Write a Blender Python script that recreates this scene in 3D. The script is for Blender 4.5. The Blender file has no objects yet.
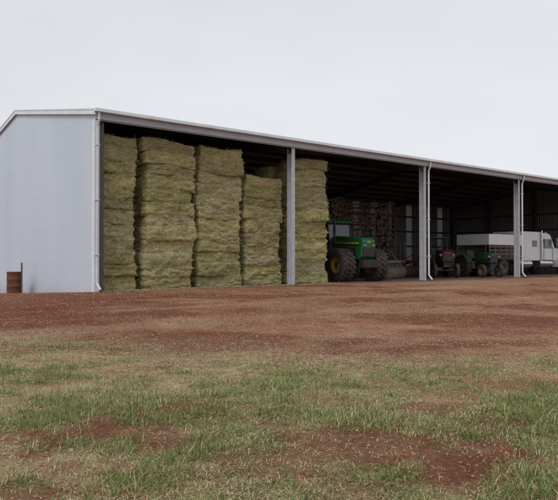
import bpy, math, random
import numpy as np
from mathutils import Vector, Matrix, Euler
random.seed(3); rng=np.random.default_rng(7)
S=bpy.context.scene
S.view_settings.view_transform='Standard'
try: S.view_settings.look='None'
except Exception: pass
S.view_settings.exposure=0
P0=(-6.03,20.98); UX=(.783,.6225); VX=(-.6225,.783); ANG=math.atan2(UX[1],UX[0])
BAY=8.43; NB=5; LEN=BAY*NB; RID=8.53; DEP=2*RID; EAVE=5.93; SL=.177
def W(lx,ly,z=0): return (P0[0]+UX[0]*lx+VX[0]*ly, P0[1]+UX[1]*lx+VX[1]*ly, z)
def toL(x,y):
    dx=x-P0[0]; dy=y-P0[1]
    return dx*UX[0]+dy*UX[1], dx*VX[0]+dy*VX[1]
# ---------------- numpy noise
def _h(ix,iy,s):
    n=(ix.astype(np.int64)*374761393+iy.astype(np.int64)*668265263+s*974634777)&0x7fffffff
    n=((n^(n>>13))*1274126177)&0x7fffffff
    n=n^(n>>16)
    return (n&0xffff)/65535.0
def vn(x,y,s=0):
    x=np.asarray(x,float);y=np.asarray(y,float)
    ix=np.floor(x);iy=np.floor(y);fx=x-ix;fy=y-iy
    fx=fx*fx*(3-2*fx);fy=fy*fy*(3-2*fy)
    a=_h(ix,iy,s);b=_h(ix+1,iy,s);c=_h(ix,iy+1,s);d=_h(ix+1,iy+1,s)
    return (a*(1-fx)+b*fx)*(1-fy)+(c*(1-fx)+d*fx)*fy
def fbm(x,y,s=0,o=4):
    t=0;a=.5;n=0
    for i in range(o):
        t=t+a*vn(x*2**i+i*17.3,y*2**i+i*9.1,s+i);n+=a;a*=.5
    return t/n
def ss(v,a,b):
    t=np.clip((v-a)/(b-a),0,1);return t*t*(3-2*t)
# ---------------- material helpers
def newmat(name,col=(.5,.5,.5),rough=.6,metal=0.,spec=.5):
    m=bpy.data.materials.new(name);m.use_nodes=True
    b=m.node_tree.nodes['Principled BSDF']
    b.inputs['Base Color'].default_value=(*col,1);b.inputs['Roughness'].default_value=rough
    b.inputs['Metallic'].default_value=metal;b.inputs['Specular IOR Level'].default_value=spec
    return m
class NT:
    def __init__(s,m): s.t=m.node_tree;s.b=s.t.nodes.get('Principled BSDF')
    def n(s,ty,**k):
        nd=s.t.nodes.new(ty)
        for a,v in k.items(): setattr(nd,a,v)
        return nd
    def l(s,a,b): s.t.links.new(a,b)
    def noise(s,scale,vec=None,detail=4,rough=.6):
        nd=s.n('ShaderNodeTexNoise');nd.inputs['Scale'].default_value=scale
        nd.inputs['Detail'].default_value=detail;nd.inputs['Roughness'].default_value=rough
        if vec is not None: s.l(vec,nd.inputs['Vector'])
        return nd.outputs['Fac']
    def ramp(s,fac,stops):
        nd=s.n('ShaderNodeValToRGB');e=nd.color_ramp.elements
        while len(e)<len(stops): e.new(.5)
        for i,(p,c) in enumerate(stops):
            e[i].position=p
            if not isinstance(c,(tuple,list)): c=(c,c,c)
            e[i].color=(*c,1)
        s.l(fac,nd.inputs['Fac']);return nd.outputs['Color']
    def mix(s,f,a,b,mode='MIX'):
        nd=s.n('ShaderNodeMix',data_type='RGBA',blend_type=mode)
        for sock,v in ((nd.inputs[0],f),(nd.inputs[6],a),(nd.inputs[7],b)):
            if hasattr(v,'links'): s.l(v,sock)
            elif isinstance(v,(tuple,list)): sock.default_value=(*v,1)
            else: sock.default_value=v
        return nd.outputs[2]
    def math(s,op,a,b=0.):
        nd=s.n('ShaderNodeMath',operation=op)
        for i,v in enumerate((a,b)):
            if hasattr(v,'links'): s.l(v,nd.inputs[i])
            else: nd.inputs[i].default_value=v
        return nd.outputs[0]
    def obj(s,scale=None):
        o=s.n('ShaderNodeTexCoord').outputs['Object']
        if scale is None: return o
        mp=s.n('ShaderNodeMapping');mp.inputs['Scale'].default_value=scale;s.l(o,mp.inputs['Vector']);return mp.outputs[0]
    def bump(s,h,st=.5,d=.02):
        nd=s.n('ShaderNodeBump');nd.inputs['Strength'].default_value=st;nd.inputs['Distance'].default_value=d
        s.l(h,nd.inputs['Height']);s.l(nd.outputs[0],s.b.inputs['Normal'])
def dirty(name,col,col2,scale=3,rough=.6,metal=0.,lo=.35,hi=.7,bump=0):
    m=newmat(name,col,rough,metal);t=NT(m);v=t.obj()
    f=t.ramp(t.noise(scale,v,6,.65),[(lo,0.),(hi,1.)])
    t.l(t.mix(f,col,col2),t.b.inputs['Base Color'])
    if bump: t.bump(t.noise(scale*8,v),bump,.01)
    return m
def cladmat(name,c1,c2,dirt=(.30,.17,.11),zb=-.5,zt=.9,rough=.42,metal=.25):
    m=newmat(name,c1,rough,metal);t=NT(m);v=t.obj()
    f=t.ramp(t.noise(1.,t.obj((.4,.5,.10)),4,.5),[(.35,0.),(.7,1.)])
    c=t.mix(f,c1,c2)
    sx=t.n('ShaderNodeSeparateXYZ');t.l(v,sx.inputs[0])
    mr=t.n('ShaderNodeMapRange');t.l(sx.outputs[2],mr.inputs[0])
    mr.inputs[1].default_value=zb;mr.inputs[2].default_value=zt;mr.inputs[3].default_value=.6;mr.inputs[4].default_value=0
    fd=t.math('MULTIPLY',mr.outputs[0],t.ramp(t.noise(5,v,6,.7),[(.3,.1),(.7,1.)]))
    c=t.mix(fd,c,dirt)
    t.l(c,t.b.inputs['Base Color']);return m
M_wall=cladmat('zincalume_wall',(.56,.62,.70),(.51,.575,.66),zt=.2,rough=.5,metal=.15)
M_inwall=cladmat('inner_wall_sheet_shaded',(.20,.20,.205),(.14,.14,.14),zt=1.2)  # inner face darker than outside: interior shade put into the colour
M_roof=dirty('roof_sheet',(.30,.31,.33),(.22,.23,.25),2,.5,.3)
M_under=dirty('roof_underside',(.05,.05,.052),(.035,.035,.037),2,.7)  # near-black colour carries the shade under the roof
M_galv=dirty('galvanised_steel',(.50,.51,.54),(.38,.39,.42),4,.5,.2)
M_galvd=dirty('galvanised_steel_shaded',(.10,.10,.105),(.065,.065,.07),4,.6,.2)  # dark copy of the galvanised steel, interior shade painted into it
M_gut=dirty('gutter_light',(.72,.75,.80),(.60,.63,.68),2,.45)
M_fas=dirty('fascia_grey',(.40,.41,.48),(.33,.34,.40),2,.5)
M_pipe=dirty('downpipe_paint',(.62,.63,.66),(.50,.51,.54),2,.5)
M_white=dirty('white_paint',(.82,.82,.82),(.74,.73,.71),2,.3)
M_green=dirty('green_paint',(.010,.105,.025),(.022,.10,.035),3,.35)
M_dgreen=dirty('faded_green_paint',(.015,.07,.025),(.04,.06,.03),4,.6)
M_yel=dirty('yellow_paint',(.45,.31,.02),(.28,.20,.05),3,.45)
M_dyel=dirty('dirty_yellow_paint',(.25,.18,.03),(.12,.09,.04),4,.6)
M_red=dirty('red_paint',(.18,.020,.015),(.10,.030,.022),4,.6)
M_black=dirty('black_plastic',(.02,.02,.02),(.04,.035,.03),4,.55)
M_tyre=dirty('tyre_rubber',(.030,.028,.027),(.085,.06,.048),5,.85)
M_rust=dirty('rusty_steel',(.16,.055,.03),(.08,.03,.02),9,.85,0,.35,.65,.5)
M_rustd=dirty('weathered_steel',(.17,.12,.085),(.09,.065,.05),6,.8)
M_grey=dirty('machine_grey',(.18,.19,.22),(.10,.09,.08),4,.6)
M_glass=newmat('dark_glass',(.05,.065,.07),.08,0,.8)
M_chrome=newmat('chrome',(.6,.6,.62),.2,.9)
M_lamp=newmat('lamp_glass',(.6,.6,.55),.15)
M_char=dirty('seat_vinyl',(.04,.04,.04),(.07,.06,.05),4,.7)
M_timb=dirty('old_timber',(.2,.15,.10),(.12,.10,.08),5,.9)
def transl():
    m=newmat('translucent_sheet',(.18,.185,.18),.6);t=NT(m)
    tr=t.n('ShaderNodeBsdfTranslucent');tr.inputs[0].default_value=(.15,.165,.165,1);mx=t.n('ShaderNodeMixShader');mx.inputs[0].default_value=.5
    out=[q for q in t.t.nodes if q.type=='OUTPUT_MATERIAL'][0]
    t.l(t.b.outputs[0],mx.inputs[1]);t.l(tr.outputs[0],mx.inputs[2]);t.l(mx.outputs[0],out.inputs[0]);return m
M_trans=transl()
# ---------------- mesh builder
def empty(name,loc=(0,0,0),rz=0):
    e=bpy.data.objects.new(name,None);S.collection.objects.link(e);e.location=loc;e.rotation_euler=(0,0,rz)
    e.empty_display_size=.3;return e
class MB:
    def __init__(s): s.v=[];s.f=[];s.m=[]
    def add(s,vs,fs,mi=0,M=None):
        o=len(s.v)
        for p in vs:
            p=Vector(p)
            if M is not None: p=M@p
            s.v.append(tuple(p))
        for f in fs: s.f.append([i+o for i in f]);s.m.append(mi)
        return s
    def box(s,c,d,mi=0,rot=None,M=None):
        x,y,z=[k/2 for k in d]
        R=Euler(rot).to_matrix() if rot else None
        vs=[]
        for q in ((-x,-y,-z),(x,-y,-z),(x,y,-z),(-x,y,-z),(-x,-y,z),(x,-y,z),(x,y,z),(-x,y,z)):
            q=Vector(q)
            if R is not None: q=R@q
            vs.append(q+Vector(c))
        return s.add(vs,[(0,3,2,1),(4,5,6,7),(0,1,5,4),(1,2,6,5),(2,3,7,6),(3,0,4,7)],mi,M)
    def bx(s,x0,x1,y0,y1,z0,z1,mi=0,M=None):
        return s.box(((x0+x1)/2,(y0+y1)/2,(z0+z1)/2),(abs(x1-x0),abs(y1-y0),abs(z1-z0)),mi,None,M)
    def prism(s,poly,y0,y1,mi=0,inset=None,M=None):
        n=len(poly);ins=inset or [0]*n
        vs=[(p[0],y0+i,p[1]) for p,i in zip(poly,ins)]+[(p[0],y1-i,p[1]) for p,i in zip(poly,ins)]
        fs=[tuple(range(n)),tuple(range(2*n-1,n-1,-1))]
        for i in range(n): j=(i+1)%n;fs.append((i,i+n,j+n,j))
        return s.add(vs,fs,mi,M)
    def cyl(s,a,b,r0,r1=None,n=12,mi=0,M=None,cap=True):
        r1=r0 if r1 is None else r1
        a=Vector(a);b=Vector(b);d=(b-a).normalized()
        t=Vector((0,0,1)) if abs(d.z)<.9 else Vector((1,0,0))
        e=d.cross(t).normalized();g=d.cross(e)
        vs=[];
        for c,r in((a,r0),(b,r1)):
            for i in range(n):
                w=2*math.pi*i/n;vs.append(c+e*math.cos(w)*r+g*math.sin(w)*r)
        fs=[(i,(i+1)%n,(i+1)%n+n,i+n) for i in range(n)]
        if cap: fs+= [tuple(range(n-1,-1,-1)),tuple(range(n,2*n))]
        return s.add(vs,fs,mi,M)
    def tube(s,pts,r,n=8,mi=0,M=None):
        for a,b in zip(pts[:-1],pts[1:]): s.cyl(a,b,r,r,n,mi,M)
        return s
    def rev(s,prof,c,n=32,mi=0,M=None):
        k=len(prof);vs=[]
        for i in range(n):
            w=2*math.pi*i/n
            for r,y in prof: vs.append((c[0]+r*math.cos(w),c[1]+y,c[2]+r*math.sin(w)))
        fs=[]
        for i in range(n):
            j=(i+1)%n
            for q in range(k-1): fs.append((i*k+q,i*k+q+1,j*k+q+1,j*k+q))
        return s.add(vs,fs,mi,M)
    def make(s,name,mats,parent=None,bevel=0,smooth=False,M=None):
        me=bpy.data.meshes.new(name);me.from_pydata(s.v,[],s.f);me.update()
        for m in (mats if isinstance(mats,(list,tuple)) else [mats]): me.materials.append(m)
        me.polygons.foreach_set('material_index',s.m)
        o=bpy.data.objects.new(name,me);S.collection.objects.link(o)
        if parent is not None: o.parent=parent
        if smooth: me.polygons.foreach_set('use_smooth',[True]*len(me.polygons))
        if bevel:
            b=o.modifiers.new('bevel','BEVEL');b.width=bevel;b.segments=2;b.limit_method='ANGLE';b.angle_limit=math.radians(35)
        return o
def wheel(name,parent,c,R,w,rimR,rim_mat,lugs=18,lug=.05,out=-1):
    m=MB();h=w/2
    m.rev([(rimR,-h*.8),(rimR*1.05,-h),(R*.8,-h*1.03),(R*.95,-h*.95),(R,-h*.75),(R,h*.75),(R*.95,h*.95),(R*.8,h*1.03),(rimR*1.05,h),(rimR,h*.8)],c,36,0)
    m.rev([(rimR,-h*.9),(rimR*.9,-h*.85),(rimR*.85,-h*.2),(rimR*.3,-h*.1),(rimR*.28,-h*.5),(0.001,-h*.5)],c,28,1)
    m.rev([(rimR,h*.9),(rimR*.9,h*.85),(rimR*.85,h*.2),(rimR*.3,h*.1),(rimR*.28,h*.5),(0.001,h*.5)],c,28,1)
    if lugs:
        for i in range(lugs):
            for sd in(-1,1):
                a=2*math.pi*(i+(0 if sd<0 else .5))/lugs
                T=Matrix.Translation(Vector(c))@Matrix.Rotation(-a,4,'Y')
                m.box((R+lug*.35,sd*h*.47,0),(lug,h*.98,R*.09),0,(sd*.55,0,0),T)
    o=m.make(name,[M_tyre,rim_mat],parent)
    return o
# ================= TERRAIN
def height(x,y,detail=True):
    lx,ly=toL(x,y)
    base=-.52*ss(-ly,.8,13.5)
    fall=-.045*np.clip(ly,0,20)
    ins=-.06*ss(ly,.15,.4)
    w=ss(-lx,-.6,-.1)
    far=ss(lx,LEN-.5,LEN+.3)
    h=base+ins*(1-w)*(1-far)*(1-ss(ly,DEP-.3,DEP+.3))+fall*w
    d=np.hypot(x,y)
    if detail:
        front=1-ss(ly,-1.2,-.2)*(lx>-.5)
        h=h+front*((fbm(x*.5,y*.5,5)-.5)*.10*ss(-ly,0.5,5)+(fbm(x*3,y*3,9,3)-.5)*.035)
        h=h-front*rut(x,y)*.05
    h=h-2.5*ss(d,150,1200)
    return h
def rut(x,y):
    lx,ly=toL(x,y);r=0
    for c,amp,fq,ph in((-3.4,.5,.12,0.),(-5.2,.5,.12,0.),(-7.6,.9,.09,1.),(-9.3,.9,.09,1.),(-5.8,1.6,.11,2.6),(-7.5,1.6,.11,2.6)):
        dd=ly-(c+amp*np.sin(lx*fq+ph)+.02*lx)
        r=r+np.exp(-(dd/.22)**2)*(.4+.6*vn(x*.7,y*.7,33))
    return np.clip(r,0,1)
def masks(x,y):
    edge=(fbm(x*.45,y*.45,21)-.5)*3.8
    zone=1-ss(y+edge,8.7,11.5)
    n1=fbm(x*.55+3,y*.8+1,41);n2=fbm(x*2.2,y*2.2,52,3)
    bias=.15*ss(x,-.3,2.2)*ss(y,4.4,6.2)-.03*ss(-x,-.5,1.5)*ss(y,6,8)+.125+.03*(1-ss(y,5,7))
    green=zone*ss(n1+bias+(n2-.5)*.85,.44,.76)
    n3=fbm(x*.6+30,y*1.1+8,61);n4=fbm(x*3,y*3,71,3)
    z2=1-ss(y+edge,9.4,12.8)
    straw=z2*ss(n3+(n4-.5)*.5+.12*ss(-x,-1.5,1.)*ss(y,5.5,7.5)+.05*ss(y,6,9)+.03,.40,.66)
    bare=ss(-((x-.7)**2/.9+(y-5.5)**2/.6),-1.,-.2)
    bare=np.maximum(bare,ss(fbm(x*.7+50,y*1.0+20,131)+(n4-.5)*.35,.59,.70)*.85)
    green=green*(1-.8*bare);straw=straw*(1-.7*bare)
    return green,straw
def axis(lo,hi,st,far,g=1.25):
    a=list(np.arange(lo,hi+1e-6,st));s=st;p=lo
    L=[]
    while p>-far: s*=g;p-=s;L.append(p)
    s=st;p=a[-1];R=[]
    while p<far: s*=g;p+=s;R.append(p)
    return np.array(L[::-1]+a+R)
ax=axis(-17,30,.11,2500);ay=axis(1.5,32,.11,2500)
X,Y=np.meshgrid(ax,ay);xf=X.ravel();yf=Y.ravel();Z=height(xf,yf)
nx,ny=len(ax),len(ay)
idx=np.arange(nx*ny).reshape(ny,nx)
F=np.stack([idx[:-1,:-1],idx[:-1,1:],idx[1:,1:],idx[1:,:-1]],-1).reshape(-1,4)
def npmesh(name,V,F,mat,cols=None,parent=None,smooth=False):
    me=bpy.data.meshes.new(name);k=F.shape[1]
    me.vertices.add(len(V));me.vertices.foreach_set('co',V.astype(np.float32).ravel())
    me.loops.add(F.size);me.loops.foreach_set('vertex_index',F.astype(np.int32).ravel())
    me.polygons.add(len(F));me.polygons.foreach_set('loop_start',np.arange(0,F.size,k,dtype=np.int32))
    if smooth: me.polygons.foreach_set('use_smooth',np.ones(len(F),bool))
    me.update(calc_edges=True)
    if cols is not None:
        at=me.color_attributes.new('Col','FLOAT_COLOR','POINT')
        c=np.ones((len(V),4),np.float32);c[:,:cols.shape[1]]=cols;at.data.foreach_set('color',c.ravel())
    me.materials.append(mat);o=bpy.data.objects.new(name,me);S.collection.objects.link(o)
    if parent: o.parent=parent
    return o
g,st=masks(xf,yf)
rt=rut(xf,yf)
lxx,lyy=toL(xf,yf)
damp=ss(fbm(xf*.16+5,yf*.5+2,91)+.25*(fbm(xf*1.5,yf*2.5,17)-.5),.44,.60)*(1-ss(yf,24,36))
damp=np.clip(damp+.4*rt,0,1)
pale=ss(fbm(lxx*.13+3,lyy*.75+9,141)+.2*(fbm(lxx*1.6,lyy*2.5,8)-.5),.50,.66)
pale=np.clip(pale*(1-rt*.8),0,1)
damp=damp*(1-.6*pale)
mg=newmat('red_soil',(.3,.15,.1),.95,0,.15);t=NT(mg)
v=t.obj()
at=t.n('ShaderNodeAttribute',attribute_name='Col');sp=t.n('ShaderNodeSeparateColor');t.l(at.outputs['Color'],sp.inputs[0])
big=t.ramp(t.noise(.35,v,6,.65),[(.33,(.28,.125,.070)),(.66,(.42,.225,.137))])
mid=t.ramp(t.noise(2.3,v,6,.7),[(.3,(.66,.63,.61)),(.55,(1,1,1)),(.75,(1.22,1.22,1.22))])
fine=t.ramp(t.noise(14,v,6,.75),[(.3,(.45,.42,.40)),(.55,(1,1,1)),(.75,(1.4,1.4,1.4))])
fine=t.mix(1.,fine,mid,'MULTIPLY')
soil=t.mix(1.,big,fine,'MULTIPLY')
soil=t.mix(t.math('MULTIPLY',sp.outputs[2],.88),soil,t.mix(1.,(.195,.066,.037),fine,'MULTIPLY'))
fl=t.ramp(t.noise(48,v,3,.7),[(.50,0.),(.62,1.)])
fb=t.math('ADD',t.math('MULTIPLY',at.outputs['Alpha'],.66),.08)
soil=t.mix(t.math('MULTIPLY',fl,fb),soil,(.54,.43,.28))
sn=t.ramp(t.noise(40,t.obj((1,1,1)),5,.75),[(.35,(.17,.13,.07)),(.5,(.42,.35,.19)),(.68,(.60,.52,.31))])
sf=t.math('MULTIPLY',sp.outputs[1],t.ramp(t.noise(5,v,5,.7),[(.36,.1),(.6,.9)]))
soil=t.mix(sf,soil,sn)
gf=t.math('MULTIPLY',sp.outputs[0],t.ramp(t.noise(9,v,4,.7),[(.38,.05),(.6,.6)]))
soil=t.mix(gf,soil,(.13,.14,.045))
t.l(soil,t.b.inputs['Base Color'])
hh=t.math('ADD',t.noise(18,v,8,.75),t.math('MULTIPLY',t.noise(90,v,3,.7),.5))
t.bump(hh,.85,.035)
ground=npmesh('ground',np.stack([xf,yf,Z],1),F,mg,np.stack([g,st,damp,pale],1),smooth=True)
# ---------------- vegetation blades
def blademesh(name,px,py,L,wd,lean,cols,mat,zoff=0.):
    n=len(px);a=rng.random(n)*2*np.pi;z=height(px,py)-.004+zoff
    dx,dy=np.cos(a),np.sin(a);sx,sy=-dy,dx
    hl=L*np.cos(lean);rl=L*np.sin(lean)
    w=wd/2
    b0=np.stack([px-sx*w,py-sy*w,z],1);b1=np.stack([px+sx*w,py+sy*w,z],1)
    mx=px+dx*rl*.38;my=py+dy*rl*.38;mz=z+hl*.6+.004
    m0=np.stack([mx-sx*w*.8,my-sy*w*.8,mz],1);m1=np.stack([mx+sx*w*.8,my+sy*w*.8,mz],1)
    tz=z+hl+.004;tp=np.stack([px+dx*rl,py+dy*rl,tz],1)
    V=np.stack([b0,b1,m1,m0,tp],1).reshape(-1,3)
    o=np.arange(n)[:,None]*5
    Fq=np.concatenate([o+np.array([0,1,2]),o+np.array([0,2,3]),o+np.array([3,2,4])],0)
    C=np.repeat(cols,5,0)
    return npmesh(name,V,Fq,mat,C)
def attrmat(name,rough=.7,trans=.25):
    m=newmat(name,(.2,.2,.1),rough,0,.25);t=NT(m);a=t.n('ShaderNodeAttribute',attribute_name='Col')
    t.l(a.outputs['Color'],t.b.inputs['Base Color'])
    if trans:
        tr=t.n('ShaderNodeBsdfTranslucent');t.l(a.outputs['Color'],tr.inputs[0]);mx=t.n('ShaderNodeMixShader');mx.inputs[0].default_value=trans
        out=[q for q in t.t.nodes if q.type=='OUTPUT_MATERIAL'][0]
        t.l(t.b.outputs[0],mx.inputs[1]);t.l(tr.outputs[0],mx.inputs[2]);t.l(mx.outputs[0],out.inputs[0])
    return m
Mgr=attrmat('grass_blade');Mst=attrmat('straw_blade',.8,0)
def samp(n,y0,y1,pw=1.0,wide=.5,ex=3.0):
    y=y0+(y1-y0)*rng.random(n)**pw
    x=(rng.random(n)*2-1)*(wide*y+ex)
    return x,y
def lerp(a,b,t): return np.array(a)[None]*(1-t[:,None])+np.array(b)[None]*t[:,None]
cx,cy=samp(40000,3.2,12.5,1.15,.5,2.2);gm,sm=masks(cx,cy);k=rng.random(len(cx))<gm*1.05+.02
cx,cy=cx[k],cy[k];nt=len(cx)
per=rng.integers(5,17,nt);ti=np.repeat(np.arange(nt),per);n=len(ti)
spd=(.02+.07*rng.random(nt))[ti]
px=cx[ti]+rng.normal(0,1,n)*spd;py=cy[ti]+rng.normal(0,1,n)*spd
big_=fbm(cx*1.1,cy*1.1,201)
tl=((.02+.075*rng.random(nt)**2.0)*(.55+.9*ss(big_,.35,.65)))[ti]
L=tl*(.5+.9*rng.random(n));lean=np.clip(rng.normal(1.05,.4,n),.1,1.5)
wd=.0035+.005*rng.random(n)
hue=ss(fbm(cx*.8+9,cy*.8,211),.38,.62)[ti]
tt=np.clip(.5*rng.random(nt)[ti]+.35*rng.random(n)+.15*hue,0,1)
C=lerp((.11,.155,.04),(.32,.35,.13),tt);dry=rng.random(n)<.13+.18*hue;C[dry]=lerp((.44,.37,.18),(.64,.56,.34),rng.random(dry.sum()))
blademesh('grass',px,py,L,wd,lean,C,Mgr)
cx,cy=samp(700,3.6,9.5,1.0,.5,2.);gm,sm=masks(cx,cy);k=(rng.random(len(cx))<gm);cx,cy=cx[k],cy[k];nt=len(cx)
per=rng.integers(12,32,nt);ti=np.repeat(np.arange(nt),per);n=len(ti);sp_=(.04+.10*rng.random(nt))[ti]
px=cx[ti]+rng.normal(0,1,n)*sp_;py=cy[ti]+rng.normal(0,1,n)*sp_
blademesh('weeds',px,py,.02+.045*rng.random(n),.008+.009*rng.random(n),np.clip(rng.normal(1.05,.35,n),.1,1.5),lerp((.10,.145,.04),(.22,.28,.09),rng.random(n)),Mgr,.01)
px,py=samp(190000,3.2,13.5,1.1,.5,2.2);gm,sm=masks(px,py);k=rng.random(len(px))<np.clip(sm*.8+gm*.25+.04,0,1)
px,py=px[k],py[k];n=len(px)
L=.02+.06*rng.random(n)**1.5;lean=np.clip(rng.normal(1.42,.14,n),.5,1.56)
C=lerp((.34,.26,.14),(.64,.56,.34),rng.random(n))
blademesh('dry_straw_litter',px,py,L,.0025+.003*rng.random(n),lean,C,Mst,.006)
px,py=samp(60000,9,26,1.3,.5,4);lx_,ly_=toL(px,py)
k=(ly_<-.3)&(rng.random(len(px))<ss(fbm(px*.3,py*.8,77),.36,.62)+.1)
px,py=px[k],py[k];n=len(px)
blademesh('straw_scatter',px,py,.04+.09*rng.random(n),.005+.006*rng.random(n),np.full(n,1.5),lerp((.36,.26,.16),(.56,.46,.31),rng.random(n)),Mst,.008)
px,py=samp(42000,3.2,24,1.0,.5,3);lx_,ly_=toL(px,py);gm,sm=masks(px,py)
k=(ly_<-.4)&(rng.random(len(px))<(1-.7*np.maximum(gm,sm))*ss(fbm(px*.6,py*.6,99),.25,.6));px,py=px[k],py[k];n=len(px)
r=(.004+.013*rng.random(n)**3)*(1+.05*py);z=height(px,py)+r*.15
oc=np.array([(1,0,0),(0,1,0),(-1,0,0),(0,-1,0),(0,0,.7),(0,0,-.7)],float)
V=np.stack([px,py,z],1)[:,None,:]+oc[None]*r[:,None,None]*(.6+.8*rng.random((n,6,1)))
of=np.array([(0,1,4),(1,2,4),(2,3,4),(3,0,4),(1,0,5),(2,1,5),(3,2,5),(0,3,5)])
Fc=(np.arange(n)[:,None,None]*6+of[None]).reshape(-1,3)
npmesh('soil_clods',V.reshape(-1,3),Fc,attrmat('soil_clod',.95,0),np.repeat(lerp((.20,.08,.045),(.42,.24,.155),rng.random(n)),6,0))
# ================= SHED
shed=empty('farm_shed',W(0,0,0),ANG)
def rz(ly): return EAVE+SL*(ly if ly<=RID else DEP-ly)
def ribs_end(name,lx,sgn,mat,y0=0.0,y1=DEP,zb=-1.3,pitch=.2,dep=.018):
    m=MB();ys=[];y=y0
    while y<y1-1e-3:
        for dy,o in((0,0),(.10,0),(.13,dep),(.165,dep),(.195,0)):
            if y+dy<y1: ys.append((y+dy,o))
        y+=pitch
    ys.append((y1,0));
    vs=[];fs=[]
    ys=[q for q in ys if abs(q[0]-RID)>.015]+[(RID,0)];ys.sort()
    for yy,o in ys: vs+= [(lx+sgn*o,yy,zb),(lx+sgn*o,yy,rz(yy)-.01)]
    for i in range(len(ys)-1): a=2*i;fs.append((a,a+2,a+3,a+1))
    m.add(vs,fs);return m.make(name,mat,shed)
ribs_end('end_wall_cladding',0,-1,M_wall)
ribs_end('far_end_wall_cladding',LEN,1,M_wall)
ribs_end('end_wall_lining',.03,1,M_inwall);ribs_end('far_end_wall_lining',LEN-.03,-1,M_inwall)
m=MB()
for zz in(.9,2.2,3.5,4.8,5.8):
    y=.05
    while y<DEP-.1:
        m.box((-.003,y,zz),(.010,.016,.016));y+=.2
m.make('wall_screws',M_galv,shed)
m=MB();vs=[];fs=[];x=0;xs=[]
while x<LEN:
    for dx,o in((0,0),(.13,0),(.16,.03),(.2,.03),(.23,0)):
        if x+dx<LEN: xs.append((x+dx,o))
    x+=.26
xs.append((LEN,0))
for xx,o in xs: vs+=[(xx,DEP+o,-1.3),(xx,DEP+o,EAVE-.02)]
strips=(28.9,31.2,33.4,35.6,37.8,40.)
ft=[]
for i in range(len(xs)-1):
    a=2*i;xm=xs[i][0]
    (ft if any(s_<=xm<s_+.75 for s_ in strips) else fs).append((a,a+2,a+3,a+1))
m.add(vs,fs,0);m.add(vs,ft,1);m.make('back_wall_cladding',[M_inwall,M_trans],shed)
m=MB();x=-.12;xs=[]
while x<LEN+.12:
    for dx,o in((0,0),(.14,0),(.16,.03),(.2,.03),(.22,0)): xs.append((min(x+dx,LEN+.12),o))
    x+=.25
vs=[];fs=[]
for xx,o in xs: vs+=[(xx,-.2,rz(-.2)+.05+o),(xx,RID,rz(RID)+.05+o),(xx,DEP+.2,rz(-.2)+.05+o)]
for i in range(len(xs)-1):
    a=3*i;fs+=[(a,a+3,a+4,a+1),(a+1,a+4,a+5,a+2)]
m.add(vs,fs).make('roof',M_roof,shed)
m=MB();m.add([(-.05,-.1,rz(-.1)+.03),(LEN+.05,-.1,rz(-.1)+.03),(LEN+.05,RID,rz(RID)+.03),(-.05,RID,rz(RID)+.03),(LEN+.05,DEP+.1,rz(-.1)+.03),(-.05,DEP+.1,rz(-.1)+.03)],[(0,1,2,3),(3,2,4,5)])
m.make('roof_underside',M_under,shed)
m=MB()
m.add([(-.1,RID-.25,rz(RID)+.045),(LEN+.1,RID-.25,rz(RID)+.045),(LEN+.1,RID,rz(RID)+.09),(-.1,RID,rz(RID)+.09),(LEN+.1,RID+.25,rz(RID)+.045),(-.1,RID+.25,rz(RID)+.045)],[(0,1,2,3),(3,2,4,5)])
m.make('ridge_cap',M_roof,shed)
m=MB();m.bx(-.14,LEN+.14,-.33,-.17,EAVE-.055,EAVE+.065);m.make('gutter',M_gut,shed,.015)
m=MB();m.bx(-.05,LEN+.05,-.165,-.13,EAVE-.27,EAVE+.03);m.make('fascia',M_fas,shed)
m=MB();m.bx(-.14,LEN+.14,DEP+.2,DEP+.36,EAVE-.06,EAVE+.06);m.make('rear_gutter',M_gut,shed,.015)
m=MB()
for lx in(-.075,LEN+.075):
    ze=EAVE-SL*.2
    pts=[(-.2,ze),(RID,rz(RID)),(DEP+.2,ze)]
    vs=[]
    for yy,zz in pts: vs+=[(lx-.03,yy,zz-.10),(lx+.03,yy,zz-.10),(lx+.03,yy,zz+.10),(lx-.03,yy,zz+.10)]
    f=[(0,1,2,3),(11,10,9,8)]
    for o in(0,4):
        for a,b in((0,1),(1,2),(2,3),(3,0)): f.append((o+a,o+4+a,o+4+b,o+b))
    m.add(vs,f)
m.make('barge_capping',M_gut,shed)
m=MB()
for lx,s_ in((-.045,1),(LEN+.045,-1)):
    m.bx(lx-.012,lx+.012,-.06,.14,-1.,EAVE-.28);m.bx(lx+.014*s_,lx+.16*s_,-.062,-.042,-1.,EAVE-.28)
m.make('corner_flashing',M_gut,shed)
m=MB()
def dp(lx,ly=-.24):
    m.tube([(lx,ly,EAVE-.05),(lx,ly,EAVE-.3),(lx,-.13,EAVE-.5)],.045,10);m.tube([(lx,-.13,EAVE-.5),(lx,-.13,.28),(lx+.04,-.30,.07)],.045,10)
    for zz in(1.2,3.,4.8): m.bx(lx-.06,lx+.06,-.19,-.07,zz,zz+.03)
dp(.02)
for k in range(2,NB+1): dp(BAY*k+.155)
m.make('downpipes',M_pipe,shed)
def ibeam(m,a,b,d,w,side,t=.014,mi=0):
    a=Vector(a);b=Vector(b);ax_=(b-a);L=ax_.length;ax_.normalize();sd=Vector(side).normalized();up=ax_.cross(sd).normalized()
    M=Matrix(((ax_.x,sd.x,up.x,(a.x+b.x)/2),(ax_.y,sd.y,up.y,(a.y+b.y)/2),(ax_.z,sd.z,up.z,(a.z+b.z)/2),(0,0,0,1)))
    m.box((0,0,d/2),(L,w,t),mi,None,M);m.box((0,0,-d/2),(L,w,t),mi,None,M);m.box((0,0,0),(L,t,d-t),mi,None,M)
m=MB()
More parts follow.
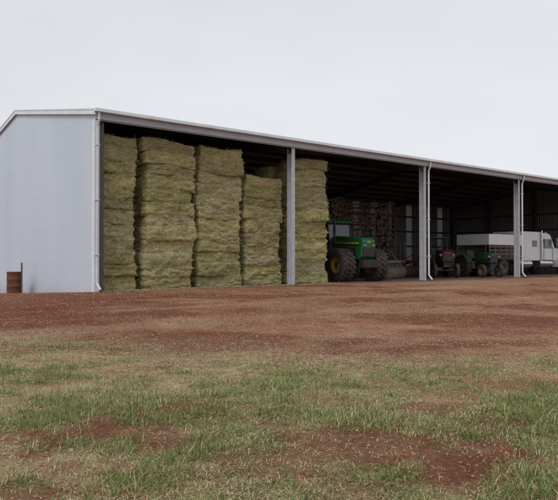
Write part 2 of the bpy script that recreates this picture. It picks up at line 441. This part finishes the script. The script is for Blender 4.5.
for k in range(1,NB): ibeam(m,(BAY*k,.12,-.1),(BAY*k,.12,EAVE-.30),.28,.18,(1,0,0))
m.make('front_columns',M_galv,shed)
m=MB()
for k in range(1,NB): m.bx(BAY*k-.2,BAY*k+.2,-.1,.34,.0,.03)
m.make('column_base_plates',M_galvd,shed)
m=MB()
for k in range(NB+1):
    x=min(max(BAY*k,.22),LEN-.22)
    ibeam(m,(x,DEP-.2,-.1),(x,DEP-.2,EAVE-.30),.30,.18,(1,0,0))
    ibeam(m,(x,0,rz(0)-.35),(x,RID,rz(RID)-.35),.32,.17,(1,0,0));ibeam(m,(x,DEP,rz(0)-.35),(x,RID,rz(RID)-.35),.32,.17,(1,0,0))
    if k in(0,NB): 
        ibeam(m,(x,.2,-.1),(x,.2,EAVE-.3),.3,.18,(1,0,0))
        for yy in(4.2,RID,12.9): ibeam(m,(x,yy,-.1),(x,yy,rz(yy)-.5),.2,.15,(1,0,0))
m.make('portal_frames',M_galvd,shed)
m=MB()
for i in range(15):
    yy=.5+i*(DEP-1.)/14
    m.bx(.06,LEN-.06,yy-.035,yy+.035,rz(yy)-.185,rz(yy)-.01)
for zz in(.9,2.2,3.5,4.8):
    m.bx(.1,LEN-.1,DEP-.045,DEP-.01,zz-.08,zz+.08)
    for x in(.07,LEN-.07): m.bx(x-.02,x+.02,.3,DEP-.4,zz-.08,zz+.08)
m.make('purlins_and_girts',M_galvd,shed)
m=MB();m.bx(.05,LEN-.05,-.10,-.03,EAVE-.30,EAVE-.02);m.make('eave_beam',M_galv,shed)
M_floor=dirty('earth_floor',(.15,.088,.062),(.10,.06,.045),1.2,.95,0,.35,.65,.6)  # soil brown lowered so the colour carries the shade inside
m=MB();m.bx(.05,LEN-.05,.12,DEP-.02,-1.2,.012);m.make('earth_floor',M_floor,shed)
# ================= HAY
def haymat():
    m=newmat('hay',(.3,.26,.1),.95,0,.1);t=NT(m)
    n1=t.noise(1.,t.obj((7,7,50)),5,.75);n2=t.noise(1.,t.obj((60,60,28)),4,.75)
    f=t.math('ADD',t.math('MULTIPLY',n1,.55),t.math('MULTIPLY',n2,.5))
    c=t.ramp(f,[(.41,(.135,.112,.050)),(.51,(.43,.375,.185)),(.62,(.75,.68,.43))])
    p=t.ramp(t.noise(1.1,t.obj((1,1,3.)),5,.65),[(.33,(.74,.80,.65)),(.5,(1,1,1)),(.68,(1.2,1.14,1.02))])
    c=t.mix(1.,c,p,'MULTIPLY')
    a=t.n('ShaderNodeAttribute',attribute_name='Col')
    c=t.mix(1.,c,a.outputs['Color'],'MULTIPLY')
    t.l(c,t.b.inputs['Base Color']);t.bump(f,1.,.07);return m
M_hay=haymat()
def bale(w,d,h,nx,nyy,nz,seed):
    Vs=[];Fs=[];o=0
    def grid(n1,n2,fn):
        nonlocal o
        a,b=np.meshgrid(np.linspace(-1,1,n1+1),np.linspace(-1,1,n2+1));P=fn(a.ravel(),b.ravel());Vs.append(P)
        i=np.arange((n1+1)*(n2+1)).reshape(n2+1,n1+1)+o
        Fs.append(np.stack([i[:-1,:-1],i[:-1,1:],i[1:,1:],i[1:,:-1]],-1).reshape(-1,4));o+=(n1+1)*(n2+1)
    one=lambda a:np.ones_like(a)
    grid(nx,nz,lambda a,b:np.stack([a,-one(a),b],1));grid(nx,nz,lambda a,b:np.stack([-a,one(a),b],1))
    grid(nyy,nz,lambda a,b:np.stack([one(a),a,b],1));grid(nyy,nz,lambda a,b:np.stack([-one(a),-a,b],1))
    grid(nx,nyy,lambda a,b:np.stack([a,b,one(a)],1));grid(nx,nyy,lambda a,b:np.stack([a,-b,-one(a)],1))
    P=np.concatenate(Vs)*np.array([w/2,d/2,h/2]);Fq=np.concatenate(Fs)
    half=np.array([w/2,d/2,h/2]);R=.085
    core=np.clip(P,-(half-R),half-R);dv=P-core;l=np.linalg.norm(dv,axis=1,keepdims=True);l[l==0]=1
    N=dv/l;P=core+N*np.minimum(R,l)
    s=seed*13.7
    u=P[:,0]*1.+P[:,1]*.9+s;q=P[:,2]+s*.3
    dsp=(fbm(u*1.5,q*1.5,int(seed)%97,2)-.5)*.18+(fbm(u*4,q*14,3+int(seed)%97,3)-.5)*.15+(fbm(u*14,q*14,9,2)-.5)*.08
    side=(np.abs(N[:,2])<.7)
    P=P+N*(dsp*np.where(side,1,.5))[:,None]
    return P,Fq,N
def stack(x0,x1,ly,H,seed,hb=.43,dep=1.25,hair=12000,nx=34):
    nb=int(round(H/hb))
    e=empty('hay_bale_stack',W((x0+x1)/2,ly+dep/2,.012),ANG+random.uniform(-.03,.03))
    VV=[];FF=[];CC=[];o=0;R_=random.Random(seed);z=0;ph=R_.uniform(0,6)
    lean=R_.uniform(-.02,.02);hs=[R_.uniform(.75,1.25) for _ in range(nb)];sc_=H/sum(hs)
    for i in range(nb):
        h=hs[i]*sc_
        fr=i/nb
        w=(x1-x0)*(.93+.045*math.sin(ph+fr*9)+R_.uniform(-.03,.03))
        P,Fq,N=bale(w,dep,h+.07,nx,12,9,seed*10+i)
        a=R_.uniform(-.03,.03);c,s_=math.cos(a),math.sin(a)
        P=np.stack([P[:,0]*c-P[:,1]*s_,P[:,0]*s_+P[:,1]*c,P[:,2]],1)
        cxo=.05*math.sin(ph*2+fr*6)+lean*i*hb+R_.uniform(-.035,.035)
        P[:,2]+=.06*np.sin(P[:,0]*2.2+ph+i*.3)*fr
        P+=np.array([cxo,R_.uniform(-.06,.06),z+h/2])
        z+=h
        tint=np.array([1,1,1])*R_.uniform(.84,1.12)*np.array([1,R_.uniform(.97,1.03),R_.uniform(.85,1.1)])
        VV.append(P);FF.append(Fq+o);CC.append(np.tile(tint,(len(P),1)));
        k=hair//nb;tri=rng.integers(0,len(Fq),k);q=P[Fq[tri]];wt=rng.dirichlet([1]*4,k);B=(q*wt[:,:,None]).sum(1)
        NN=N[Fq[tri][:,0]];d=rng.normal(0,1,(k,3));d[:,2]*=.6;d=d/np.linalg.norm(d,axis=1,keepdims=True)+NN*.45
        Lh=(.03+.10*rng.random(k))[:,None];pw=np.cross(d,rng.normal(0,1,(k,3)));pw/=np.linalg.norm(pw,axis=1,keepdims=True);pw*=.0045
        hh_=np.stack([B-pw,B+pw,B+d*Lh+pw*.5,B+d*Lh-pw*.5],1).reshape(-1,3)
        o+=len(P);VV.append(hh_);FF.append((np.arange(k)[:,None]*4+np.arange(4))+o);o+=len(hh_)
        CC.append(np.repeat(tint[None]*(0.8+.8*rng.random(k))[:,None],4,0))
    npmesh('bales',np.concatenate(VV),np.concatenate(FF),M_hay,np.concatenate(CC),e,True)
stack(.20,1.72,.50,5.32,1);stack(1.90,4.04,.45,5.33,2);stack(4.22,6.34,.60,5.36,3);stack(6.52,8.50,.75,4.42,4);stack(8.90,11.0,.65,5.34,5)
for i,(a,b,n_) in enumerate(((.15,2.2,5.2),(2.3,4.4,5.2),(4.5,6.4,4.5),(8.7,10.7,5.2))):
    stack(a,b,2.1,n_,20+i,.9,hair=1500,nx=16)
for i,(a,b,n_) in enumerate(((.15,2.2,4.5),(2.3,4.4,5.2),(4.5,6.6,4.5),(6.7,8.8,3.6))):
    stack(a,b,3.6,n_,30+i,.9,hair=600,nx=12)
n=9000;lx_=rng.random(n)*11.;ly_=.35-np.abs(rng.normal(0,.28,n));q=np.array([W(a,b)[:2] for a,b in zip(lx_,ly_)])
blademesh('loose_hay',q[:,0],q[:,1],.04+.1*rng.random(n),.006+.006*rng.random(n),np.full(n,1.35),lerp((.36,.29,.14),(.64,.55,.33),rng.random(n)),Mst,.02)
# ================= GREEN TRACTOR (forward +X)
def big_tractor():
    lx0,ly0=toL(2.98,32.2)
    e=empty('green_tractor',W(lx0,ly0,.012),math.radians(-62));e.scale=(.97,.90,.99)
    M=[M_green,M_black,M_yel,M_glass,M_lamp,M_grey]
    m=MB();m.bx(-1.7,2.5,-.32,.32,.65,1.05,1);m.bx(-1.9,-.9,-.45,.45,.6,1.2,1);m.cyl((-1.05,-1.6,.86),(-1.05,1.6,.86),.12,mi=1);m.cyl((1.75,-1.4,.80),(1.75,1.4,.80),.11,mi=1);m.bx(2.5,2.8,-.5,.5,.65,1.05,1)
    for i in range(8): m.box((2.84,-.42+i*.12,.86),(.08,.09,.36),1)
    m.make('chassis',M,e,.02)
    m=MB();m.prism([(.15,1.05),(2.45,1.05),(2.62,1.2),(2.66,1.95),(2.5,2.08),(.15,2.25)],-.48,.48,0,[0,0,.05,.06,.12,.04]);m.make('hood',M,e,.05)
    m=MB();m.box((2.675,0,1.42),(.03,.70,.42),1);m.box((1.55,-.485,1.42),(1.35,.02,.42),1);m.box((1.55,.485,1.42),(1.35,.02,.42),1)
    for i in range(4): m.box((2.70,0,1.28+i*.09),(.02,.66,.012),1)
    m.make('grille',M,e)
    m=MB()
    for s_ in(-1,1): m.box((1.35,s_*.495,1.86),(2.2,.025,.085),2,(0,.03,0))
    m.box((2.67,0,1.88),(.02,.20,.09),2);m.make('stripe',M,e)
    m=MB()
    for s_ in(-.27,.27): m.box((2.69,s_,1.72),(.05,.22,.10),5)
    for s_ in(-.7,.7): m.box((.0,s_,2.93),(.06,.2,.1),4)
    m.make('headlights',M,e,.01)
    m=MB();C=[(-1.45,1.25),(.12,1.25),(.22,1.9),(.05,2.86),(-1.4,2.86)]
    for s_ in(-1,1):
        for a,b in zip(C,C[1:]+C[:1]): m.tube([(a[0],s_*.74,a[1]),(b[0],s_*.74,b[1])],.045,6,1)
        m.tube([(-.75,s_*.75,1.25),(-.72,s_*.75,2.86)],.03,6,1)
    for a in C: m.tube([(a[0],-.74,a[1]),(a[0],.74,a[1])],.045,6,1)
    m.make('cab_frame',M,e)
    m=MB();m.prism([(-1.43,1.5),(.13,1.5),(.2,1.9),(.04,2.84),(-1.38,2.84)],-.72,.72,3);m.make('cab_glass',M,e)
    m=MB();m.prism([(-1.6,2.87),(.18,2.87),(.25,2.93),(.15,3.03),(-1.5,3.05),(-1.62,2.98)],-.83,.83,0,[0,0,.0,.08,.08,0]);m.make('cab_roof',M,e,.03)
    m=MB();m.bx(-1.5,.15,-.76,.76,1.0,1.5,0)
    for s_ in(-1,1): m.prism([(-1.95,1.35),(-1.8,1.72),(-1.2,1.86),(-.4,1.8),(-.15,1.55),(-.2,1.5),(-.45,1.72),(-1.2,1.78),(-1.75,1.65),(-1.88,1.35)],min(s_*.78,s_*1.25),max(s_*.78,s_*1.25),0)
    m.make('fenders',M,e,.02)
    m=MB();m.cyl((.45,-.56,1.9),(.45,-.56,3.0),.05,mi=1);m.cyl((.45,-.56,2.3),(.45,-.56,2.75),.08,mi=1);m.make('exhaust',M,e)
    m=MB()
    for i in range(4): m.bx(-.1,.35,-1.0-.03*i,-.75,.5+i*.25,.54+i*.25,1)
    m.tube([(.4,-1.05,.5),(.35,-.8,1.5)],.02,6,1);m.tube([(.25,-.78,2.5),(.4,-1.1,2.55)],.015,6,1);m.box((.42,-1.14,2.4),(.03,.16,.3),1)
    m.tube([(.25,.78,2.5),(.4,1.1,2.55)],.015,6,1);m.box((.42,1.14,2.4),(.03,.16,.3),1);m.make('steps_and_mirrors',M,e)
    i=0
    for x,R,w,ys in((-1.05,.86,.46,(1.02,1.52)),(1.75,.76,.36,(.86,1.26))):
        for y in ys:
            for s_ in(-1,1):
                i+=1;wheel('wheel_%d'%i,e,(x,s_*y,R+.02),R,w,R*.5,M_yel,20,.06)
big_tractor()
# ================= small old tractors
def small_tractor(name,loc,rot,body,rim,R=.66,roof=False,scale=1.):
    e=empty(name,loc,rot);e.scale=(scale,)*3
    M=[body,M_black,M_grey,M_lamp,M_char]
    m=MB();m.bx(-.9,1.5,-.17,.17,.55,.82,1);m.bx(-.85,-.1,-.3,.3,.5,.95,2);m.cyl((-.55,-.8,R),(-.55,.8,R),.09,mi=1);m.cyl((1.25,-.62,.4),(1.25,.62,.4),.05,mi=1);m.make('chassis',M,e,.02)
    m=MB();m.prism([(.05,.82),(1.55,.82),(1.62,.9),(1.6,1.32),(1.45,1.4),(.05,1.46)],-.25,.25,0,[0,0,0,.04,.07,.03]);m.make('hood',M,e,.04)
    m=MB();m.box((1.625,0,1.08),(.02,.36,.36),1);m.box((.8,-.255,.98),(1.1,.02,.2),1);m.box((.8,.255,.98),(1.1,.02,.2),1)
    for s_ in(-1,1): m.cyl((1.5,s_*.33,1.2),(1.62,s_*.33,1.2),.07,mi=2)
    m.cyl((.9,-.1,1.4),(.9,-.1,1.9),.03,mi=1);m.make('grille_and_exhaust',M,e)
    m=MB()
    for s_ in(-1,1):
        P=[(-.55+(R+.06)*math.cos(a),R+(R+.06)*math.sin(a)) for a in np.linspace(.35,2.7,9)]
        Q=[(-.55+(R+.02)*math.cos(a),R+(R+.02)*math.sin(a)) for a in np.linspace(2.7,.35,9)]
        m.prism(P+Q,min(s_*.42,s_*.82),max(s_*.42,s_*.82),0)
    m.make('fenders',M,e)
    m=MB();m.box((-.6,0,1.15),(.45,.46,.1),4);m.box((-.84,0,1.38),(.09,.46,.4),4,(0,-.15,0));m.tube([(.1,0,1.2),(-.15,0,1.55)],.02,6,1)
    for k in range(14):
        a=2*math.pi*k/14;b=2*math.pi*(k+1)/14
        f=lambda a:(-.15-.12*math.cos(a),.2*math.sin(a),1.55-.10*math.cos(a)+.02)
        m.tube([f(a),f(b)],.014,5,1)
    m.make('seat_and_wheel',M,e)
    if roof:
        m=MB()
        for x in(-.95,.0):
            for s_ in(-.42,.42): m.cyl((x,s_,1.),(x,s_,2.1),.025,mi=1)
        m.box((-.47,0,2.13),(1.25,1.05,.06),1);m.make('canopy',M,e,.02)
    i=0
    for s_ in(-1,1):
        i+=1;wheel('rear_wheel_%d'%i,e,(-.55,s_*.62,R),R,.32,R*.5,rim,18,.045)
        wheel('front_wheel_%d'%i,e,(1.25,s_*.58,.38),.38,.17,.2,rim,0)
small_tractor('red_tractor',W(22.3,3.3,.012),ANG+math.radians(-128),M_red,M_red,.74,True,1.08)
small_tractor('small_green_tractor',W(24.75,2.35,.012),ANG+math.radians(-112),M_dgreen,M_dyel,.64,False,1.0)
# ================= TRUCK
def truck():
    e=empty('white_truck',W(32.5,3.8,.012),ANG)
    M=[M_white,M_black,M_glass,M_chrome,M_lamp,M_grey,M_rustd]
    m=MB()
    for s_ in(-.42,.42): m.bx(-6.7,3.6,s_-.05,s_+.05,.72,.95,1)
    for x in(2.75,-4.6,-5.8): m.cyl((x,-1.,.52),(x,1.,.52),.07,mi=1)
    m.make('chassis',M,e)
    m=MB();m.prism([(0,.95),(1.75,.95),(1.78,1.95),(1.38,2.74),(1.1,2.84),(0,2.86)],-1.1,1.1,0,[0,0,.0,.08,.12,.1]);m.make('cab',M,e,.04)
    m=MB();m.prism([(1.79,.95),(3.55,.85),(3.68,1.0),(3.66,1.55),(3.4,1.74),(1.79,1.98)],-.92,.92,0,[.0,.1,.12,.14,.2,.08]);m.make('hood',M,e,.05)
    m=MB();m.bx(-2.3,-.03,-1.12,1.12,.95,2.9,0);m.make('sleeper',M,e,.06)
    m=MB();m.box((-.85,-1.125,2.1),(.6,.02,.42),2);m.box((.95,-1.09,2.12),(.98,.03,.62),2);m.box((.95,1.09,2.12),(.98,.03,.62),2)
    m.box((1.60,-.5,2.35),(.02,.92,.80),2,(0,-.47,0));m.box((1.60,.5,2.35),(.02,.92,.80),2,(0,-.47,0));m.make('windows',M,e)
    m=MB();m.box((.38,-1.108,1.75),(.02,.015,1.5),1);m.box((1.52,-1.108,1.45),(.02,.015,.9),1);m.box((.55,-1.115,1.6),(.14,.03,.04),3);m.box((-.01,-1.1,1.9),(.03,.06,1.8),1);m.make('door_seams',M,e)
    m=MB();m.bx(-6.2,-2.5,-1.18,1.18,1.95,2.62,0)
    m.bx(-6.75,-2.45,-1.2,1.2,1.05,1.18,1)
    for k in range(7):
        x=-6.2+k*.6;m.bx(x,x+.07,-1.215,-1.183,1.19,1.94,5);m.bx(x,x+.07,1.183,1.215,1.19,1.94,5)
    for z in(1.32,1.55,1.78): m.bx(-6.2,-2.5,-1.18,-1.14,z,z+.12,6);m.bx(-6.2,-2.5,1.14,1.18,z,z+.12,6)
    m.make('crate_body',M,e,.01)
    m=MB();m.bx(3.6,3.85,-1.15,1.15,.45,.85,3);m.box((3.70,0,1.3),(.04,.9,.62),3)
    for k in range(8): m.box((3.725,-.35+k*.1,1.3),(.02,.025,.58),1)
    m.tube([(-.1,-1.22,1.1),(-.1,-1.22,3.0)],.06,10,3);m.tube([(-.1,1.22,1.1),(-.1,1.22,3.0)],.06,10,3)
    m.cyl((-.3,-.95,.78),(1.3,-.95,.78),.3,n=18,mi=3);m.cyl((-2.6,-.9,.75),(-1.2,-.9,.75),.28,n=18,mi=3)
    m.bx(.2,1.4,-1.2,-.95,.95,1.0,5);m.make('bumper_grille_stacks',M,e,.01)
    m=MB()
    for s_ in(-1,1): m.box((3.62,s_*.82,1.25),(.1,.3,.22),4)
    for k in range(5): m.box((1.1,-.8+k*.4,2.9),(.12,.1,.07),4)
    for s_ in(-1,1):
        m.tube([(1.6,s_*1.1,2.5),(1.65,s_*1.38,2.5),(1.65,s_*1.38,1.9),(1.6,s_*1.1,1.8)],.015,6,3);m.box((1.65,s_*1.38,2.2),(.06,.16,.45),3)
    m.make('lamps_and_mirrors',M,e)
    m=MB()
    for s_ in(-1,1):
        P=[(2.75+.64*math.cos(a),.55+.64*math.sin(a)) for a in np.linspace(-.1,3.2,12)];Q=[(2.75+.57*math.cos(a),.55+.57*math.sin(a)) for a in np.linspace(3.2,-.1,12)]
        m.prism(P+Q,min(s_*.75,s_*1.18),max(s_*.75,s_*1.18),0)
        m.bx(-6.6,-6.55,s_*1.2-.0,s_*.75,.35,.98,1)
    m.make('mudguards',M,e)
    i=0
    for x in(2.75,-4.6,-5.8):
        for s_ in(-1,1): i+=1;wheel('wheel_%d'%i,e,(x,s_*.98,.52),.52,.30 if x>0 else .5,.28,M_chrome if x>0 else M_grey,0)
truck()
# ================= folded cultivators
def cultivator(loc,rot,sd):
    e=empty('folded_cultivator',loc,rot);M=[M_rustd,M_black,M_red]
    m=MB()
    for z in(.75,1.0): m.bx(-2.6,2.6,-.1,.1,z-.06,z+.06)
    for x in(-2.4,-1.2,0,1.2,2.4): m.bx(x-.06,x+.06,-1.6,1.6,.82,.94)
    for s_ in(-1,1):
        for y in(-1.3,-.4,.5,1.4): m.bx(s_*1.6-.05,s_*1.6+.05,y-.05,y+.05,.9,4.5)
        for k in range(6): m.bx(s_*1.6-.05,s_*1.6+.05,-1.5,1.5,1.3+k*.6,1.4+k*.6)
    for z in(2.2,3.3,4.4):
        for y in(-1.3,1.3): m.bx(-1.6,1.6,y-.04,y+.04,z-.05,z+.05)
    m.make('frame',M,e)
    m=MB();R=random.Random(sd)
    for s_ in(-1,1):
        for k in range(11):
            z=1.2+k*.32
            for y in np.linspace(-1.5,1.5,9):
                x0=s_*1.6;y+=R.uniform(-.04,.04);d=s_*R.uniform(.9,1.1)
                m.tube([(x0,y,z),(x0+d*.25,y,z+.18),(x0+d*.5,y,z+.02),(x0+d*.55,y,z-.22)],.022,5);m.box((x0+d*.56,y,z-.26),(.03,.14,.12),0,(0,.3,0))
    for x in np.linspace(-2.5,2.5,15):
        for y in(-1.4,-.5,.5,1.4): m.tube([(x,y,.85),(x,y-.25,.7),(x,y-.15,.3),(x,y+.05,.1)],.022,5)
    for k in range(16):
        x=-1.5+k*.2+R.uniform(-.05,.05);m.tube([(x,-1.45,1.3),(x+.1,-1.5,2.6+R.uniform(0,1)),(x,-1.6,4.2+R.uniform(-.6,.4))],.025,5)
        for zz in range(9):
            a=R.uniform(-.12,.12);b=R.uniform(-.08,.08);m.tube([(x,-1.5,1.4+zz*.34+b),(x+.05+a,-1.8,1.5+zz*.34+b),(x+.02+a,-1.85,1.25+zz*.34+b)],.03,5)
            m.box((x+a,-1.87,1.22+zz*.34+b),(.13,.03,.13),0,(.3,0,a))
    m.make('tynes',M,e)
    for i,(x,y) in enumerate(((-1.6,-.4),(1.6,-.4),(-1.6,.6),(1.6,.6))): wheel('wheel_%d'%(i+1),e,(x,y,.42),.42,.22,.2,M_red,0)
cultivator(W(15.6,8.0,.012),ANG-.35,5);cultivator(W(20.6,8.4,.012),ANG-.6,8)
def plough(loc,rot,mat,n=9):
    e=empty('disc_plough',loc,rot);M=[mat,M_rustd,M_black]
    m=MB();m.bx(-1.6,1.6,-.07,.07,.85,1.0,0);m.box((0,.5,.9),(3.1,.12,.12),0,(0,0,.2));m.bx(-1.5,-1.35,0,1.8,.85,.95,0);m.tube([(-.2,-.1,.95),(0,1.9,.6)],.06,8,0);m.tube([(.4,0,1.),(.4,.3,1.5),(.2,.9,1.1)],.03,6,0)
    m.make('frame',M,e,.01)
    m=MB()
    for k in range(n):
        x=-1.5+k*3./(n-1);m.tube([(x,0,.9),(x,-.12,.6),(x,0,.35)],.03,6,0)
        T=Matrix.Translation((x,0,.34))@Matrix.Rotation(.4,4,'Z')@Matrix.Rotation(math.radians(90),4,'Z')
        m.rev([(.33,.0),(.2,.06),(.02,.09)],(0,0,0),20,1,T)
    m.make('discs',M,e)
    for i,x in enumerate((-1.2,1.2)): wheel('wheel_%d'%(i+1),e,(x,.75,.36),.36,.18,.18,M_red,0)
plough(W(18.2,3.1,.012),ANG+.5,M_grey,7);plough(W(18.9,5.0,.012),ANG-.7,M_red,7);plough(W(23.6,5.9,.012),ANG+.3,M_red,8)
def pallets(loc,rot,n):
    e=empty('pallet_stack',loc,rot);m=MB();R=random.Random(n)
    for k in range(n):
        z=.145*k;dx,dy=R.uniform(-.04,.04),R.uniform(-.04,.04)
        for i in range(6): m.bx(-.6+dx,.6+dx,-.56+i*.21+dy,-.44+i*.21+dy,z+.12,z+.138)
        for x in(-.55,0,.55): m.bx(x-.045+dx,x+.045+dx,-.56+dy,.61+dy,z+.02,z+.118)
    m.make('pallets',M_timb,e)
pallets(W(22.9,7.4,.012),ANG+.2,15);pallets(W(38.5,9.5,.012),ANG,16)
def tank(loc):
    e=empty('water_tank',loc,ANG);m=MB()
    T=Matrix.Rotation(math.radians(90),4,'X')
    m.rev([(.01,1.9),(.35,1.85),(.9,1.6),(.95,1.5)]+[(.95+(.03 if k%2 else 0),1.5-k*.12) for k in range(1,13)]+[(.95,.0),(.01,.0)],(0,0,0),30,0,T)
    m.make('shell',M_grey,e,0,True)
    m=MB();m.cyl((0,0,1.88),(0,0,1.96),.25,n=16);m.tube([(0,-.95,.15),(0,-1.1,.15)],.04,8);m.make('lid_and_tap',M_black,e)
tank(W(36.5,12.5,.012))
zd=float(height(np.array([W(-.75,6.2)[0]]),np.array([W(-.75,6.2)[1]]))[0])
e=empty('rusty_drum',W(-.75,6.2,zd-.02));m=MB();T=Matrix.Rotation(math.radians(90),4,'X')
m.rev([(.25,.02),(.285,.02),(.295,.03),(.285,.05),(.285,.28),(.30,.30),(.285,.32),(.285,.56),(.30,.58),(.285,.60),(.285,.84),(.297,.86),(.285,.88),(.265,.88),(.265,.08),(.01,.08)],(0,0,0),32,0,T)
m.make('shell',M_rust,e,0,True)
e=empty('steel_post',W(-.58,5.85,zd-.1));m=MB();m.bx(-.03,.03,-.005,.005,0,1.32);m.bx(-.005,.005,.006,.04,0,1.32);m.make('stake',M_rust,e)
# ================= WORLD + SUN
w=bpy.data.worlds.new('World');S.world=w;w.use_nodes=True;nt=w.node_tree;N=nt.nodes;Lk=nt.links
bg=N['Background'];sky=N.new('ShaderNodeTexSky');sky.sky_type='NISHITA';sky.sun_disc=False
SE,SR=math.radians(50),math.radians(208)
sky.sun_elevation=SE;sky.sun_rotation=SR
hs=N.new('ShaderNodeHueSaturation');hs.inputs['Saturation'].default_value=.25;Lk.new(sky.outputs[0],hs.inputs['Color'])
tc=N.new('ShaderNodeTexCoord');mp=N.new('ShaderNodeMapping');mp.inputs['Scale'].default_value=(1,1,2.5);Lk.new(tc.outputs['Generated'],mp.inputs[0])
no=N.new('ShaderNodeTexNoise');no.inputs['Scale'].default_value=1.3;no.inputs['Detail'].default_value=4;Lk.new(mp.outputs[0],no.inputs['Vector'])
cr=N.new('ShaderNodeValToRGB');cr.color_ramp.elements[0].position=.3;cr.color_ramp.elements[1].position=.75
cr.color_ramp.elements[0].color=(.71,.75,.81,1);cr.color_ramp.elements[1].color=(.86,.88,.91,1);Lk.new(no.outputs['Fac'],cr.inputs[0])
sc=N.new('ShaderNodeVectorMath');sc.operation='SCALE';sc.inputs[3].default_value=10.;Lk.new(cr.outputs[0],sc.inputs[0])
mx=N.new('ShaderNodeMix');mx.data_type='RGBA';mx.inputs[0].default_value=.88;Lk.new(hs.outputs[0],mx.inputs[6]);Lk.new(sc.outputs[0],mx.inputs[7])
Lk.new(mx.outputs[2],bg.inputs[0]);bg.inputs[1].default_value=.1
sl=bpy.data.lights.new('sun','SUN');sl.energy=1.5;sl.angle=math.radians(22);sl.color=(1,.97,.93)
so=bpy.data.objects.new('sun',sl);S.collection.objects.link(so)
d=Vector((math.sin(SR)*math.cos(SE),math.cos(SR)*math.cos(SE),math.sin(SE)))
so.rotation_euler=d.to_track_quat('Z','Y').to_euler();so.location=(-10,-10,30)
# ================= CAMERA
c=bpy.data.cameras.new('camera');co=bpy.data.objects.new('camera',c);S.collection.objects.link(co);S.camera=co
c.sensor_width=36;c.lens=36*640/558;c.clip_end=6000;c.clip_start=.05
co.location=(0,0,1.08);co.rotation_euler=(math.radians(90)+math.atan(9/640),0,0)
